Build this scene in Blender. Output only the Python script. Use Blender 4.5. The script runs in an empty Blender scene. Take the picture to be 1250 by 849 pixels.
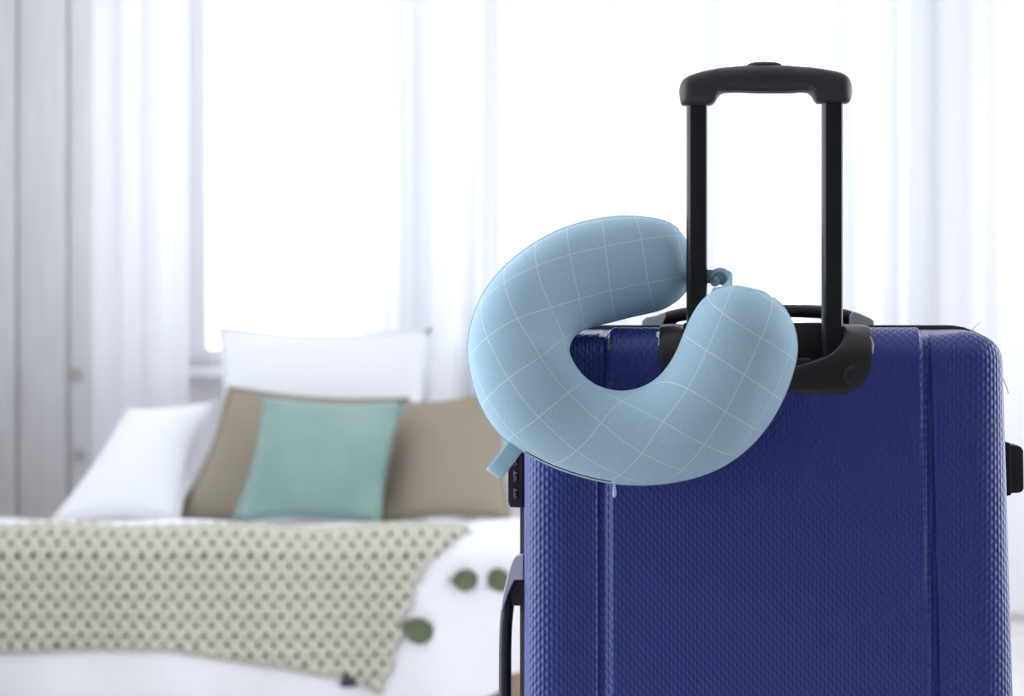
import bpy, bmesh, math, random
from mathutils import Vector
PI = math.pi
rnd = random.Random(7)
scene = bpy.context.scene
COL = scene.collection

# ------------------------------------------------------------------ camera
IW, IH = 1250, 849
LENS = 85.0
F = IW * LENS / 36.0            # focal length in photo pixels
YH = 395.0                      # horizon row
ZC = 0.80                       # camera height
cam = bpy.data.cameras.new('camera')
cam.lens = LENS; cam.sensor_width = 36.0; cam.sensor_fit = 'HORIZONTAL'
cam.shift_y = -(IH / 2 - YH) / IW
cam.clip_start = 0.05; cam.clip_end = 100
cam_o = bpy.data.objects.new('camera', cam); COL.objects.link(cam_o)
cam_o.location = (0, 0, ZC); cam_o.rotation_euler = (PI / 2, 0, 0)
cam.dof.use_dof = True; cam.dof.focus_distance = 2.255; cam.dof.aperture_fstop = 6.6
cam.dof.aperture_blades = 0
scene.camera = cam_o

# ------------------------------------------------------------------ daylight
SKY = 3.7
world = bpy.data.worlds.new('daylight'); scene.world = world; world.use_nodes = True
bg = world.node_tree.nodes['Background']
bg.inputs[0].default_value = (0.93, 0.96, 1.02, 1); bg.inputs[1].default_value = SKY
scene.view_settings.view_transform = 'Standard'
try: scene.view_settings.look = 'None'
except Exception: pass
scene.view_settings.exposure = 0.14; scene.view_settings.gamma = 1.0
scene.view_settings.use_curve_mapping = False
scene.cycles.use_denoising = True
scene.cycles.max_bounces = 10; scene.cycles.diffuse_bounces = 6; scene.cycles.transparent_max_bounces = 16
scene.cycles.transmission_bounces = 8
scene.cycles.sample_clamp_indirect = 6.0
scene.cycles.caustics_reflective = False; scene.cycles.caustics_refractive = False

RX0, RX1, RY0, RY1, RZ = -1.5, 2.5, -3.2, 6.75, 2.6      # the room
WB = (-0.905, 1.16, 0.68, 2.35)      # back window  x0 x1 z0 z1
WL = (1.45, 3.9, 0.03, 2.5)          # left terrace window  y0 y1 z0 z1
WL2 = (4.7, 6.1, 1.0, 2.2)          # unseen left window, added to brighten the bed
WR = (1.9, 6.2, 0.10, 2.0)           # unseen right window, added to light the bed and suitcase bevels

def portal(name, loc, rot, sx, sy):
    l = bpy.data.lights.new(name, 'AREA'); l.shape = 'RECTANGLE'; l.size = sx; l.size_y = sy
    l.cycles.is_portal = True
    o = bpy.data.objects.new(name, l); COL.objects.link(o); o.location = loc; o.rotation_euler = rot
portal('back_window_portal', ((WB[0]+WB[1])/2, RY1+0.12, (WB[2]+WB[3])/2), (-PI/2, 0, 0), WB[1]-WB[0], WB[3]-WB[2])
portal('left_window_portal', (RX0-0.12, (WL[0]+WL[1])/2, (WL[2]+WL[3])/2), (0, -PI/2, 0), WL[3]-WL[2], WL[1]-WL[0])
portal('added_left_portal', (RX0-0.12, (WL2[0]+WL2[1])/2, (WL2[2]+WL2[3])/2), (0, -PI/2, 0), WL2[3]-WL2[2], WL2[1]-WL2[0])
portal('added_right_portal', (RX1+0.12, (WR[0]+WR[1])/2, (WR[2]+WR[3])/2), (0, PI/2, 0), WR[3]-WR[2], WR[1]-WR[0])

# ------------------------------------------------------------------ helpers
def W(px, py, Y):
    return Vector(((px - IW/2) / F * Y, Y, ZC - (py - YH) / F * Y))

def mesh(name, verts, faces, mat, parent=None, smooth=True, uvs=None, loc=None):
    off = Vector(parent['_w']) if parent is not None else (Vector(loc) if loc else Vector((0, 0, 0)))
    me = bpy.data.meshes.new(name)
    me.from_pydata([tuple(Vector(v) - off) for v in verts], [], faces)
    if uvs is not None:
        ul = me.uv_layers.new(name='fabric')
        for lp in me.loops: ul.data[lp.index].uv = uvs[lp.vertex_index]
    me.update()
    if smooth:
        me.polygons.foreach_set('use_smooth', [True] * len(me.polygons))
    if mat: me.materials.append(mat)
    o = bpy.data.objects.new(name, me); COL.objects.link(o)
    if parent is not None:
        o.parent = parent; o['_w'] = list(off)
    else:
        o.location = off; o['_w'] = list(off)
    return o

def fix(o):
    bm = bmesh.new(); bm.from_mesh(o.data)
    bmesh.ops.remove_doubles(bm, verts=bm.verts, dist=1e-6)
    bmesh.ops.recalc_face_normals(bm, faces=bm.faces)
    bm.to_mesh(o.data); bm.free(); return o

def thing(name, loc, label, cat, group=None):
    o = bpy.data.objects.new(name, None); COL.objects.link(o); o.empty_display_size = 0.05
    o.location = loc; o['_w'] = list(loc); o['label'] = label; o['category'] = cat
    if group: o['group'] = group
    return o

def tag(o, label, cat, group=None):
    o['label'] = label; o['category'] = cat
    if group: o['group'] = group
    return o

def struct(o):
    o['kind'] = 'structure'; return o

def box(name, p0, p1, mat, parent=None, bevel=0.0, seg=2, axes=None, origin=None):
    """box between p0 and p1; axes/origin give a local frame"""
    bm = bmesh.new(); bmesh.ops.create_cube(bm, size=1)
    for v in bm.verts:
        v.co = Vector([p0[i] + (v.co[i] + 0.5) * (p1[i] - p0[i]) for i in range(3)])
    if bevel:
        bmesh.ops.bevel(bm, geom=bm.edges[:], offset=bevel, segments=seg, profile=0.5, affect='EDGES')
    bm.verts.index_update()
    vs = [v.co.copy() for v in bm.verts]; fs = [[v.index for v in f.verts] for f in bm.faces]; bm.free()
    if axes: vs = [axes(*v) for v in vs]
    return fix(mesh(name, vs, fs, mat, parent, smooth=False if not bevel else True))

def merge(parts):
    vs, fs = [], []
    for v, f in parts:
        n = len(vs); vs += list(v); fs += [[i + n for i in q] for q in f]
    return vs, fs

def sweep(path, rad, nseg=12, up=Vector((0, 0, 1)), cap=True, closed=False, power=2.0):
    """tube along path; rad: list of (ra along side axis, rb along up axis) or number"""
    n = len(path); vs, fs = [], []
    P_ = [Vector(p) for p in path]
    for i in range(n):
        if closed: t = P_[(i+1) % n] - P_[i-1]
        else: t = P_[min(i+1, n-1)] - P_[max(i-1, 0)]
        t.normalize()
        sd = t.cross(up)
        if sd.length < 1e-4: sd = Vector((1, 0, 0))
        sd.normalize(); u2 = sd.cross(t).normalized()
        r = rad[i] if isinstance(rad, list) else rad
        ra, rb = r if isinstance(r, tuple) else (r, r)
        for k in range(nseg):
            a = 2 * PI * k / nseg; c, s = math.cos(a), math.sin(a)
            c = math.copysign(abs(c) ** (2/power), c); s = math.copysign(abs(s) ** (2/power), s)
            vs.append(P_[i] + sd * (ra * c) + u2 * (rb * s))
    m = n if closed else n - 1
    for i in range(m):
        for k in range(nseg):
            a, b = i*nseg + k, i*nseg + (k+1) % nseg
            c, d = ((i+1) % n)*nseg + (k+1) % nseg, ((i+1) % n)*nseg + k
            fs.append([a, b, c, d])
    if cap and not closed:
        fs.append(list(range(nseg))[::-1]); fs.append([(n-1)*nseg + k for k in range(nseg)])
    return vs, fs

def interp(pts, x):
    if x <= pts[0][0]: return pts[0][1]
    for (x0, y0), (x1, y1) in zip(pts, pts[1:]):
        if x <= x1: return y0 + (y1 - y0) * (x - x0) / (x1 - x0)
    return pts[-1][1]

def catmull(pts, n):
    """n samples per span through tuples"""
    out = []; m = len(pts)
    for i in range(m - 1):
        p0 = pts[max(i-1, 0)]; p1 = pts[i]; p2 = pts[i+1]; p3 = pts[min(i+2, m-1)]
        for k in range(n):
            t = k / n
            out.append(tuple(0.5 * (2*b + (c-a)*t + (2*a - 5*b + 4*c - d)*t*t + (3*b - a - 3*c + d)*t**3)
                             for a, b, c, d in zip(p0, p1, p2, p3)))
    out.append(tuple(pts[-1])); return out

# ------------------------------------------------------------------ materials
def principled(name, col, rough=0.5, spec=0.5, **kw):
    m = bpy.data.materials.new(name); m.use_nodes = True
    b = m.node_tree.nodes['Principled BSDF']
    b.inputs['Base Color'].default_value = (*col, 1); b.inputs['Roughness'].default_value = rough
    b.inputs['Specular IOR Level'].default_value = spec
    for k, v in kw.items(): b.inputs[k].default_value = v
    return m
def nodes(m): return m.node_tree.nodes, m.node_tree.links, m.node_tree.nodes['Principled BSDF']
def noise_bump(m, scale, strength, dist=0.001, coord='Object', detail=3):
    N, L, b = nodes(m)
    tc = N.new('ShaderNodeTexCoord'); nz = N.new('ShaderNodeTexNoise'); bp = N.new('ShaderNodeBump')
    nz.inputs['Scale'].default_value = scale; nz.inputs['Detail'].default_value = detail
    bp.inputs['Strength'].default_value = strength; bp.inputs['Distance'].default_value = dist
    L.new(tc.outputs[coord], nz.inputs['Vector']); L.new(nz.outputs['Fac'], bp.inputs['Height'])
    L.new(bp.outputs['Normal'], b.inputs['Normal']); return nz
def noise_color(m, c0, c1, scale, coord='Object', vec_scale=None, detail=4):
    N, L, b = nodes(m)
    tc = N.new('ShaderNodeTexCoord'); nz = N.new('ShaderNodeTexNoise'); rp = N.new('ShaderNodeValToRGB')
    nz.inputs['Scale'].default_value = scale; nz.inputs['Detail'].default_value = detail
    rp.color_ramp.elements[0].color = (*c0, 1); rp.color_ramp.elements[1].color = (*c1, 1)
    rp.color_ramp.elements[0].position = 0.3; rp.color_ramp.elements[1].position = 0.7
    src = tc.outputs[coord]
    if vec_scale:
        mp = N.new('ShaderNodeMapping'); mp.inputs['Scale'].default_value = vec_scale
        L.new(src, mp.inputs['Vector']); src = mp.outputs['Vector']
    L.new(src, nz.inputs['Vector']); L.new(nz.outputs['Fac'], rp.inputs['Fac'])
    L.new(rp.outputs['Color'], b.inputs['Base Color']); return rp
def mathn(N, L, op, a, b=None):
    n = N.new('ShaderNodeMath'); n.operation = op
    for i, x in enumerate((a, b)):
        if x is None: continue
        if isinstance(x, (int, float)): n.inputs[i].default_value = x
        else: L.new(x, n.inputs[i])
    return n.outputs[0]

# embossed blue polycarbonate
M_BLUE = principled('blue_embossed_polycarbonate', (0.021, 0.037, 0.225), 0.30, 0.5)
N, L, B = nodes(M_BLUE)
uvn = N.new('ShaderNodeUVMap'); uvn.uv_map = 'fabric'
sp = N.new('ShaderNodeSeparateXYZ'); L.new(uvn.outputs['UV'], sp.inputs[0])
cu = mathn(N, L, 'COSINE', mathn(N, L, 'MULTIPLY', sp.outputs['X'], 2*PI/0.0074))
cv = mathn(N, L, 'COSINE', mathn(N, L, 'MULTIPLY', sp.outputs['Y'], 2*PI/0.0086))
h0 = mathn(N, L, 'MULTIPLY', cu, cv)
h1 = mathn(N, L, 'MULTIPLY', mathn(N, L, 'COSINE', mathn(N, L, 'MULTIPLY', sp.outputs['X'], 2*PI/0.0037)), 0.5)
hh = mathn(N, L, 'ADD', mathn(N, L, 'MULTIPLY', h0, 0.85), h1)
bp = N.new('ShaderNodeBump'); bp.inputs['Strength'].default_value = 0.7; bp.inputs['Distance'].default_value = 0.00050
L.new(hh, bp.inputs['Height']); L.new(bp.outputs['Normal'], B.inputs['Normal'])

M_PLAST = principled('black_satin_plastic', (0.018, 0.017, 0.019), 0.42, 0.45); noise_bump(M_PLAST, 1500, 0.12, 0.0003)
M_GRIP = principled('charcoal_soft_plastic', (0.028, 0.026, 0.030), 0.45, 0.45); noise_bump(M_GRIP, 1800, 0.10, 0.0003)
M_POLE = principled('black_anodised_tube', (0.012, 0.012, 0.014), 0.3, 0.5)
M_RUB = principled('black_rubber', (0.015, 0.015, 0.016), 0.6, 0.4)
M_GREY = principled('grey_silver_plastic', (0.52, 0.52, 0.54), 0.35, 0.5)
M_CHIP = principled('white_chipped_edge', (0.75, 0.77, 0.85), 0.6)
M_MARK = principled('pale_dial_marks', (0.6, 0.6, 0.6), 0.6)

# pale blue jersey with a white windowpane check
M_NECK = principled('pale_blue_checked_jersey', (0.28, 0.44, 0.56), 0.95, 0.15, **{'Sheen Weight': 0.35, 'Sheen Roughness': 0.5})
N, L, B = nodes(M_NECK)
B.inputs['Sheen Tint'].default_value = (0.75, 0.88, 1, 1)
uvn = N.new('ShaderNodeUVMap'); uvn.uv_map = 'fabric'
sp = N.new('ShaderNodeSeparateXYZ'); L.new(uvn.outputs['UV'], sp.inputs[0])
def gridline(src, off, pitch, half):
    x = mathn(N, L, 'DIVIDE', mathn(N, L, 'ADD', src, off), pitch)
    fr = mathn(N, L, 'FRACT', x)
    d = mathn(N, L, 'ABSOLUTE', mathn(N, L, 'SUBTRACT', fr, 0.5))
    return mathn(N, L, 'LESS_THAN', d, half / pitch)
CH_P, CH_Q = 0.0455, 0.0385
offn = N.new('ShaderNodeCombineXYZ'); offn.name = 'check_phase'
so = N.new('ShaderNodeSeparateXYZ'); L.new(offn.outputs[0], so.inputs[0])
g1 = gridline(sp.outputs['X'], so.outputs['X'], CH_P, 0.00035)
g2 = gridline(sp.outputs['Y'], so.outputs['Y'], CH_Q, 0.00035)
g = mathn(N, L, 'MAXIMUM', g1, g2)
tc = N.new('ShaderNodeTexCoord'); nz = N.new('ShaderNodeTexNoise'); nz.inputs['Scale'].default_value = 900; nz.inputs['Detail'].default_value = 2
L.new(tc.outputs['Object'], nz.inputs['Vector'])
rp = N.new('ShaderNodeValToRGB')
rp.color_ramp.elements[0].position = 0.25; rp.color_ramp.elements[1].position = 0.75
rp.color_ramp.elements[0].color = (0.31, 0.475, 0.59, 1); rp.color_ramp.elements[1].color = (0.42, 0.59, 0.70, 1)
L.new(nz.outputs['Fac'], rp.inputs['Fac'])
mx = N.new('ShaderNodeMix'); mx.data_type = 'RGBA'
mx.inputs['B'].default_value = (0.80, 0.84, 0.86, 1) if False else mx.inputs['B'].default_value
col_in = [s for s in mx.inputs if s.type == 'RGBA']
L.new(rp.outputs['Color'], col_in[0]); col_in[1].default_value = (0.74, 0.79, 0.80, 1)
L.new(mathn(N, L, 'MULTIPLY', g, 0.78), mx.inputs[0])
L.new([s for s in mx.outputs if s.type == 'RGBA'][0], B.inputs['Base Color'])
nz2 = N.new('ShaderNodeTexNoise'); nz2.inputs['Scale'].default_value = 38; nz2.inputs['Detail'].default_value = 2
L.new(tc.outputs['Object'], nz2.inputs['Vector'])
bp1 = N.new('ShaderNodeBump'); bp1.inputs['Strength'].default_value = 0.10; bp1.inputs['Distance'].default_value = 0.004
L.new(nz2.outputs['Fac'], bp1.inputs['Height'])
bp2 = N.new('ShaderNodeBump'); bp2.inputs['Strength'].default_value = 0.2; bp2.inputs['Distance'].default_value = 0.0004
L.new(nz.outputs['Fac'], bp2.inputs['Height']); L.new(bp1.outputs['Normal'], bp2.inputs['Normal'])
L.new(bp2.outputs['Normal'], B.inputs['Normal'])
M_NECK2 = principled('pale_blue_jersey', (0.34, 0.50, 0.62), 0.95, 0.15); noise_bump(M_NECK2, 900, 0.3, 0.0004)
M_ZIP = principled('dark_zip_tape', (0.07, 0.09, 0.11), 0.7)
M_PULL = principled('light_blue_zip_pull', (0.42, 0.68, 0.86), 0.3)
M_SNAP = principled('white_snap_button', (0.9, 0.91, 0.94), 0.35)

M_WHITE = principled('white_cotton', (0.82, 0.82, 0.855), 0.9, 0.2); noise_bump(M_WHITE, 12, 0.5, 0.01)
M_WHITE2 = principled('white_pillow_cotton', (0.74, 0.745, 0.785), 0.9, 0.2); noise_bump(M_WHITE2, 14, 0.35, 0.012)
M_BEIGE = principled('taupe_linen', (0.28, 0.245, 0.19), 0.95, 0.1); noise_bump(M_BEIGE, 18, 0.2, 0.01)
M_BEIGE2 = principled('warm_taupe_linen', (0.30, 0.255, 0.20), 0.95, 0.1); noise_bump(M_BEIGE2, 18, 0.2, 0.01)
M_TEAL = principled('sage_teal_velvet', (0.215, 0.325, 0.30), 0.85, 0.2, **{'Sheen Weight': 0.5, 'Sheen Roughness': 0.35})
noise_bump(M_TEAL, 12, 0.4, 0.015); noise_color(M_TEAL, (0.17, 0.275, 0.245), (0.27, 0.38, 0.345), 3.5)
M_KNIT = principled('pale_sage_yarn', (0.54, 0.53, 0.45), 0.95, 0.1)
M_HOLE_SHADE = principled('painted_hole_shade', (0.055, 0.06, 0.045), 0.95, 0.1)  # shade of the knit holes, put into a dark sheet colour
M_TAG = principled('dark_slate_tag', (0.03, 0.035, 0.05), 0.7)
M_LEAF = principled('eucalyptus_leaf_green', (0.085, 0.125, 0.055), 0.6, 0.4); noise_color(M_LEAF, (0.085, 0.11, 0.055), (0.12, 0.15, 0.085), 30)
M_WOOD = principled('light_oak', (0.48, 0.30, 0.17), 0.5); noise_color(M_WOOD, (0.52, 0.37, 0.24), (0.66, 0.50, 0.35), 6, vec_scale=(8, 1, 1))
M_FLOOR = principled('pale_washed_floorboard', (0.68, 0.65, 0.64), 0.6); noise_color(M_FLOOR, (0.62, 0.585, 0.57), (0.72, 0.69, 0.68), 6, vec_scale=(8, 1, 1))
M_LIME = principled('whitewashed_board', (0.62, 0.62, 0.62), 0.8, 0.2)
N, L, B = nodes(M_LIME)
rp = noise_color(M_LIME, (0.66, 0.655, 0.655), (0.73, 0.73, 0.73), 5, vec_scale=(9, 9, 0.8))
vo = N.new('ShaderNodeTexVoronoi'); vo.inputs['Scale'].default_value = 3.4; tcx = N.new('ShaderNodeTexCoord')
L.new(tcx.outputs['Object'], vo.inputs['Vector'])
kr = N.new('ShaderNodeValToRGB'); kr.color_ramp.elements[0].position = 0.05; kr.color_ramp.elements[1].position = 0.12
kr.color_ramp.elements[0].color = (0.45, 0.43, 0.42, 1); kr.color_ramp.elements[1].color = (1, 1, 1, 1)
L.new(vo.outputs['Distance'], kr.inputs['Fac'])
mm = N.new('ShaderNodeMix'); mm.data_type = 'RGBA'; mm.blend_type = 'MULTIPLY'; mm.inputs[0].default_value = 1
ci = [s for s in mm.inputs if s.type == 'RGBA']
L.new(rp.outputs['Color'], ci[0]); L.new(kr.outputs['Color'], ci[1])
L.new([s for s in mm.outputs if s.type == 'RGBA'][0], B.inputs['Base Color'])
M_WALL = principled('white_painted_wall', (0.86, 0.85, 0.86), 0.9, 0.2); noise_bump(M_WALL, 120, 0.1, 0.002)
M_WALL2 = principled('warm_grey_wall_paint', (0.22, 0.21, 0.20), 0.9, 0.2); noise_bump(M_WALL2, 120, 0.1, 0.002)  # dark tone picked to cut light bounced from behind the camera
M_CEIL = principled('white_ceiling_paint', (0.82, 0.82, 0.82), 0.9, 0.2); noise_bump(M_CEIL, 120, 0.1, 0.002)
M_FRAME = principled('white_window_paint', (0.8, 0.8, 0.82), 0.45)

def sheer(name, col, transp, trans):
    m = bpy.data.materials.new(name); m.use_nodes = True
    N, L = m.node_tree.nodes, m.node_tree.links; N.clear()
    out = N.new('ShaderNodeOutputMaterial'); t = N.new('ShaderNodeBsdfTransparent')
    d = N.new('ShaderNodeBsdfDiffuse'); tr = N.new('ShaderNodeBsdfTranslucent')
    d.inputs[0].default_value = (*col, 1); tr.inputs[0].default_value = (*col, 1)
    t.inputs[0].default_value = (1, 1, 1, 1)
    a = N.new('ShaderNodeMixShader'); a.inputs[0].default_value = trans
    L.new(d.outputs[0], a.inputs[1]); L.new(tr.outputs[0], a.inputs[2])
    # fine weave lets some light straight through
    tc = N.new('ShaderNodeTexCoord'); nz = N.new('ShaderNodeTexNoise'); nz.inputs['Scale'].default_value = 6
    mp = N.new('ShaderNodeMapping'); mp.inputs['Scale'].default_value = (1.9, 1.9, 0.1)
    L.new(tc.outputs['Object'], mp.inputs[0]); L.new(mp.outputs[0], nz.inputs['Vector'])
    r = N.new('ShaderNodeMapRange'); r.inputs['From Min'].default_value = 0.35; r.inputs['From Max'].default_value = 0.65
    r.inputs['To Min'].default_value = max(0.0, transp - 0.07); r.inputs['To Max'].default_value = transp * 3
    L.new(nz.outputs['Fac'], r.inputs['Value'])
    b = N.new('ShaderNodeMixShader'); L.new(r.outputs[0], b.inputs[0])
    L.new(a.outputs[0], b.inputs[1]); L.new(t.outputs[0], b.inputs[2])
    L.new(b.outputs[0], out.inputs[0]); return m
M_SHEER = sheer('white_sheer_voile', (0.73, 0.735, 0.765), 0.032, 0.235)
M_DRAPE = sheer('white_curtain_cloth', (0.82, 0.82, 0.86), 0.06, 0.35)
def glassmat():
    m = bpy.data.materials.new('window_glass'); m.use_nodes = True
    N, L = m.node_tree.nodes, m.node_tree.links; N.clear()
    out = N.new('ShaderNodeOutputMaterial'); t = N.new('ShaderNodeBsdfTransparent'); g = N.new('ShaderNodeBsdfGlossy')
    g.inputs['Roughness'].default_value = 0.02; mx = N.new('ShaderNodeMixShader'); mx.inputs[0].default_value = 0.05
    t.inputs[0].default_value = (0.97, 0.98, 0.98, 1)
    L.new(t.outputs[0], mx.inputs[1]); L.new(g.outputs[0], mx.inputs[2]); L.new(mx.outputs[0], out.inputs[0]); return m
M_GLASS = glassmat()

# ------------------------------------------------------------------ the room
def wall_with_hole(name, axis, pos, thick, a0, a1, z0, z1, holes, mat):
    """wall slab normal to axis, hole h=(a0,a1,z0,z1)"""
    bm_v, bm_f = [], []
    def slab(u0, u1, w0, w1):
        n = len(bm_v)
        for d in (pos, pos + thick):
            for (u, w) in ((u0, w0), (u1, w0), (u1, w1), (u0, w1)):
                bm_v.append((u, d, w) if axis == 'y' else (d, u, w))
        bm_f.extend([[n, n+1, n+2, n+3], [n+7, n+6, n+5, n+4], [n, n+4, n+5, n+1], [n+1, n+5, n+6, n+2], [n+2, n+6, n+7, n+3], [n+3, n+7, n+4, n]])
    e = a0
    for h in holes:
        slab(e, h[0], z0, z1); slab(h[0], h[1], z0, h[2]); slab(h[0], h[1], h[3], z1); e = h[1]
    slab(e, a1, z0, z1)
    return struct(mesh(name, bm_v, bm_f, mat, smooth=False))
T = 0.12
struct(box('floor', (RX0-T, RY0-T, -0.12), (RX1+T, RY1+T, -0.015), M_FLOOR))
floor_o = bpy.data.objects['floor']
pw = 0.16; k = 0; x = RX0
plank_me = None
while x < RX1 - 0.01:
    x1 = min(x + pw, RX1)
    box('floorboard', (x + 0.001, RY0, -0.014), (x1 - 0.001, RY1, 0.0), M_FLOOR, floor_o)
    x = x1
struct(box('ceiling', (RX0-T, RY0-T, RZ), (RX1+T, RY1+T, RZ+0.1), M_CEIL))
wall_back = wall_with_hole('wall_back', 'y', RY1, T, RX0-T, RX1+T, 0, RZ, [WB], M_WALL)
wall_with_hole('wall_left', 'x', RX0-T, T, RY0, RY1, 0, RZ, [WL, WL2], M_WALL)
struct(box('wall_front', (RX0-T, RY0-T, 0), (RX1+T, RY0, RZ), M_WALL2))
wall_with_hole('wall_right', 'x', RX1, T, RY0, RY1, 0, RZ, [WR], M_WALL)

# whitewashed boards on the back wall beside the window
bx = RX0; bw = 0.128; i = 0
while bx < WB[0] - 0.05:
    wdt = bw + (0.012 if i % 3 == 1 else -0.004)
    e = min(bx + wdt, WB[0] - 0.03)
    box('board', (bx + 0.003, RY1 - 0.02 - 0.004*(i % 2), 0.0), (e - 0.003, RY1 + 0.004, RZ), M_LIME, wall_back, bevel=0.003, seg=1)
    bx = e; i += 1

def window(name, axis, pos, h, mull, sgn):
    o = bpy.data.objects.new(name, None); COL.objects.link(o)
    c = ((h[0]+h[1])/2, pos, h[2]) if axis == 'y' else (pos, (h[0]+h[1])/2, h[2])
    o.location = c; o['_w'] = list(c); o['kind'] = 'structure'
    def bar(nm, u0, u1, z0, z1, d0, d1, m):
        if axis == 'y': box(nm, (u0, pos+d0, z0), (u1, pos+d1, z1), m, o, bevel=0.004 if m is M_FRAME else 0, seg=1)
        else: box(nm, (pos+d0, u0, z0), (pos+d1, u1, z1), m, o, bevel=0.004 if m is M_FRAME else 0, seg=1)
    fw = 0.05
    bar('jamb', h[0]-0.005, h[0]+fw, h[2], h[3], 0.02, 0.09, M_FRAME); bar('jamb', h[1]-fw, h[1]+0.005, h[2], h[3], 0.02, 0.09, M_FRAME)
    bar('head', h[0]+fw, h[1]-fw, h[3]-fw, h[3]+0.005, 0.02, 0.09, M_FRAME); bar('bottom_rail', h[0]+fw, h[1]-fw, h[2]-0.005, h[2]+fw, 0.02, 0.09, M_FRAME)
    for mu in mull: bar('mullion', mu-0.03, mu+0.03, h[2]+fw, h[3]-fw, 0.025, 0.085, M_FRAME)
    ed = [h[0]+fw] + [m for m in mull] + [h[1]-fw]
    for a, b in zip(ed, ed[1:]): bar('pane', a, b, h[2]+fw, h[3]-fw, 0.052, 0.056, M_GLASS)
    if sgn: bar('sill', h[0]-0.06, h[1]+0.06, h[2]-0.03, h[2], -0.14*sgn, 0.02, M_FRAME)
    return o
window('window_1', 'y', RY1, WB, [W(533, 0, RY1).x, W(862, 0, RY1).x], 1)
window('window_2', 'x', RX0-T, WL, [2.7], 0)
window('added_window_left', 'x', RX0-T, WL2, [5.45], 0)
window('added_window_right', 'x', RX1, WR, [4.8], 0)

# ------------------------------------------------------------------ curtains
def curtain(name, px0, px1, Y, zlo, mat, folds, amp, label, group=None, seed=0, flare=0.0):
    r = random.Random(seed); x0 = W(px0, 0, Y).x; x1 = W(px1, 0, Y).x
    nx = max(40, int((x1 - x0) / 0.008)); nz = 14
    ph = [r.uniform(0, 6.28) for _ in range(4)]
    vs, fs = [], []
    for j in range(nz + 1):
        v = j / nz; z = RZ - 0.01 - v * (RZ - 0.01 - zlo)
        for i in range(nx + 1):
            u = i / nx; x = x0 + (x1 - x0) * u + flare * (u - 0.5) * v
            q = u + 0.03 * math.sin(2.3 * u * 6 + ph[3])
            y = amp * (math.sin(2*PI*folds*q + ph[0] + 0.3*v) + 0.45 * math.sin(2*PI*folds*1.63*q + ph[1] - 0.5*v) + 0.3*math.sin(2*PI*folds*0.41*q + ph[2]))
            xx = x + 0.6 * amp * math.sin(2*PI*folds*2*q + ph[1])
            vs.append((xx, Y + y, z))
    for j in range(nz):
        for i in range(nx):
            a = j*(nx+1) + i; fs.append([a, a+1, a+nx+2, a+nx+1])
    o = mesh(name, vs, fs, mat, loc=((x0+x1)/2, Y, zlo))
    return tag(o, label, 'curtain', group)
curtain('curtain', 112, 229, 6.52, 0.03, M_DRAPE, 3, 0.006, 'opaque white curtain hanging against the whitewashed boards beside the window', seed=3)
curtain('sheer_curtain', 448, 655, 6.50, 0.03, M_SHEER, 5, 0.022, 'sheer white curtain hanging behind the bare bright pane and the bed cushions', seed=11)
curtain('sheer_curtain', 664, 895, 6.54, 0.03, M_SHEER, 4.5, 0.022, 'sheer white curtain hanging behind the neck pillow', seed=5)
curtain('sheer_curtain', 985, 1175, 6.52, 0.03, M_SHEER, 4, 0.02, 'sheer white curtain hanging behind the right trolley tube and suitcase top', seed=8)
curtain('curtain', 1150, 1360, 6.46, 0.03, M_DRAPE, 4, 0.007, 'opaque white curtain hanging at the window edge beyond the suitcase corner', seed=21)

# ------------------------------------------------------------------ bed
YF, ZT, RR = 5.05, 0.358, 0.05            # front face, top height, rolled edge radius
BX0, BX1 = -1.46, 0.17
def und(x, y):
    return 0.006*math.sin(7*x + 1.3) * math.sin(5*y) + 0.004*math.sin(17*x + 6*y)
def top_z(x, y):
    return ZT + und(x, y) - 0.05 * min(1.0, max(0.0, (y - YF - 0.35) / 0.5))
def bed_surf(x, t, h=0.0):
    q = RR * PI/2
    if t <= 0:
        y = YF + RR - t; return Vector((x, y, top_z(x, y) + h))
    if t < q:
        a = t / RR; r = RR + h
        return Vector((x, YF + RR - r*math.sin(a), ZT + und(x, YF+RR)*math.cos(a) - RR + r*math.cos(a)))
    d = t - q; am = min(1.0, d/0.25)
    f = am * (0.016*math.sin(9*x + 0.6 + 3*d) + 0.010*math.sin(23*x - 4*d))
    return Vector((x, YF - f - h, ZT - RR - d))
bed = thing('bed', (-0.8, 5.75, 0), 'low oak bed with white mattress standing under the window', 'bed')
box('mattress', (BX0+0.02, YF+0.035, 0.15), (BX1-0.03, 6.06, ZT-0.07), M_WHITE, bed, bevel=0.04, seg=3)
box('bed_base', (BX0+0.03, YF+0.07, 0.085), (BX1-0.06, 6.05, 0.16), M_WOOD, bed, bevel=0.006, seg=1)
for lx in (BX0+0.05, W(611, 0, 5.12).x):
    for ly in (YF+0.075, 5.95):
        box('leg', (lx, ly, 0.0), (lx+0.06, ly+0.06, 0.09), M_WOOD, bed, bevel=0.005, seg=1)
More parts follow.
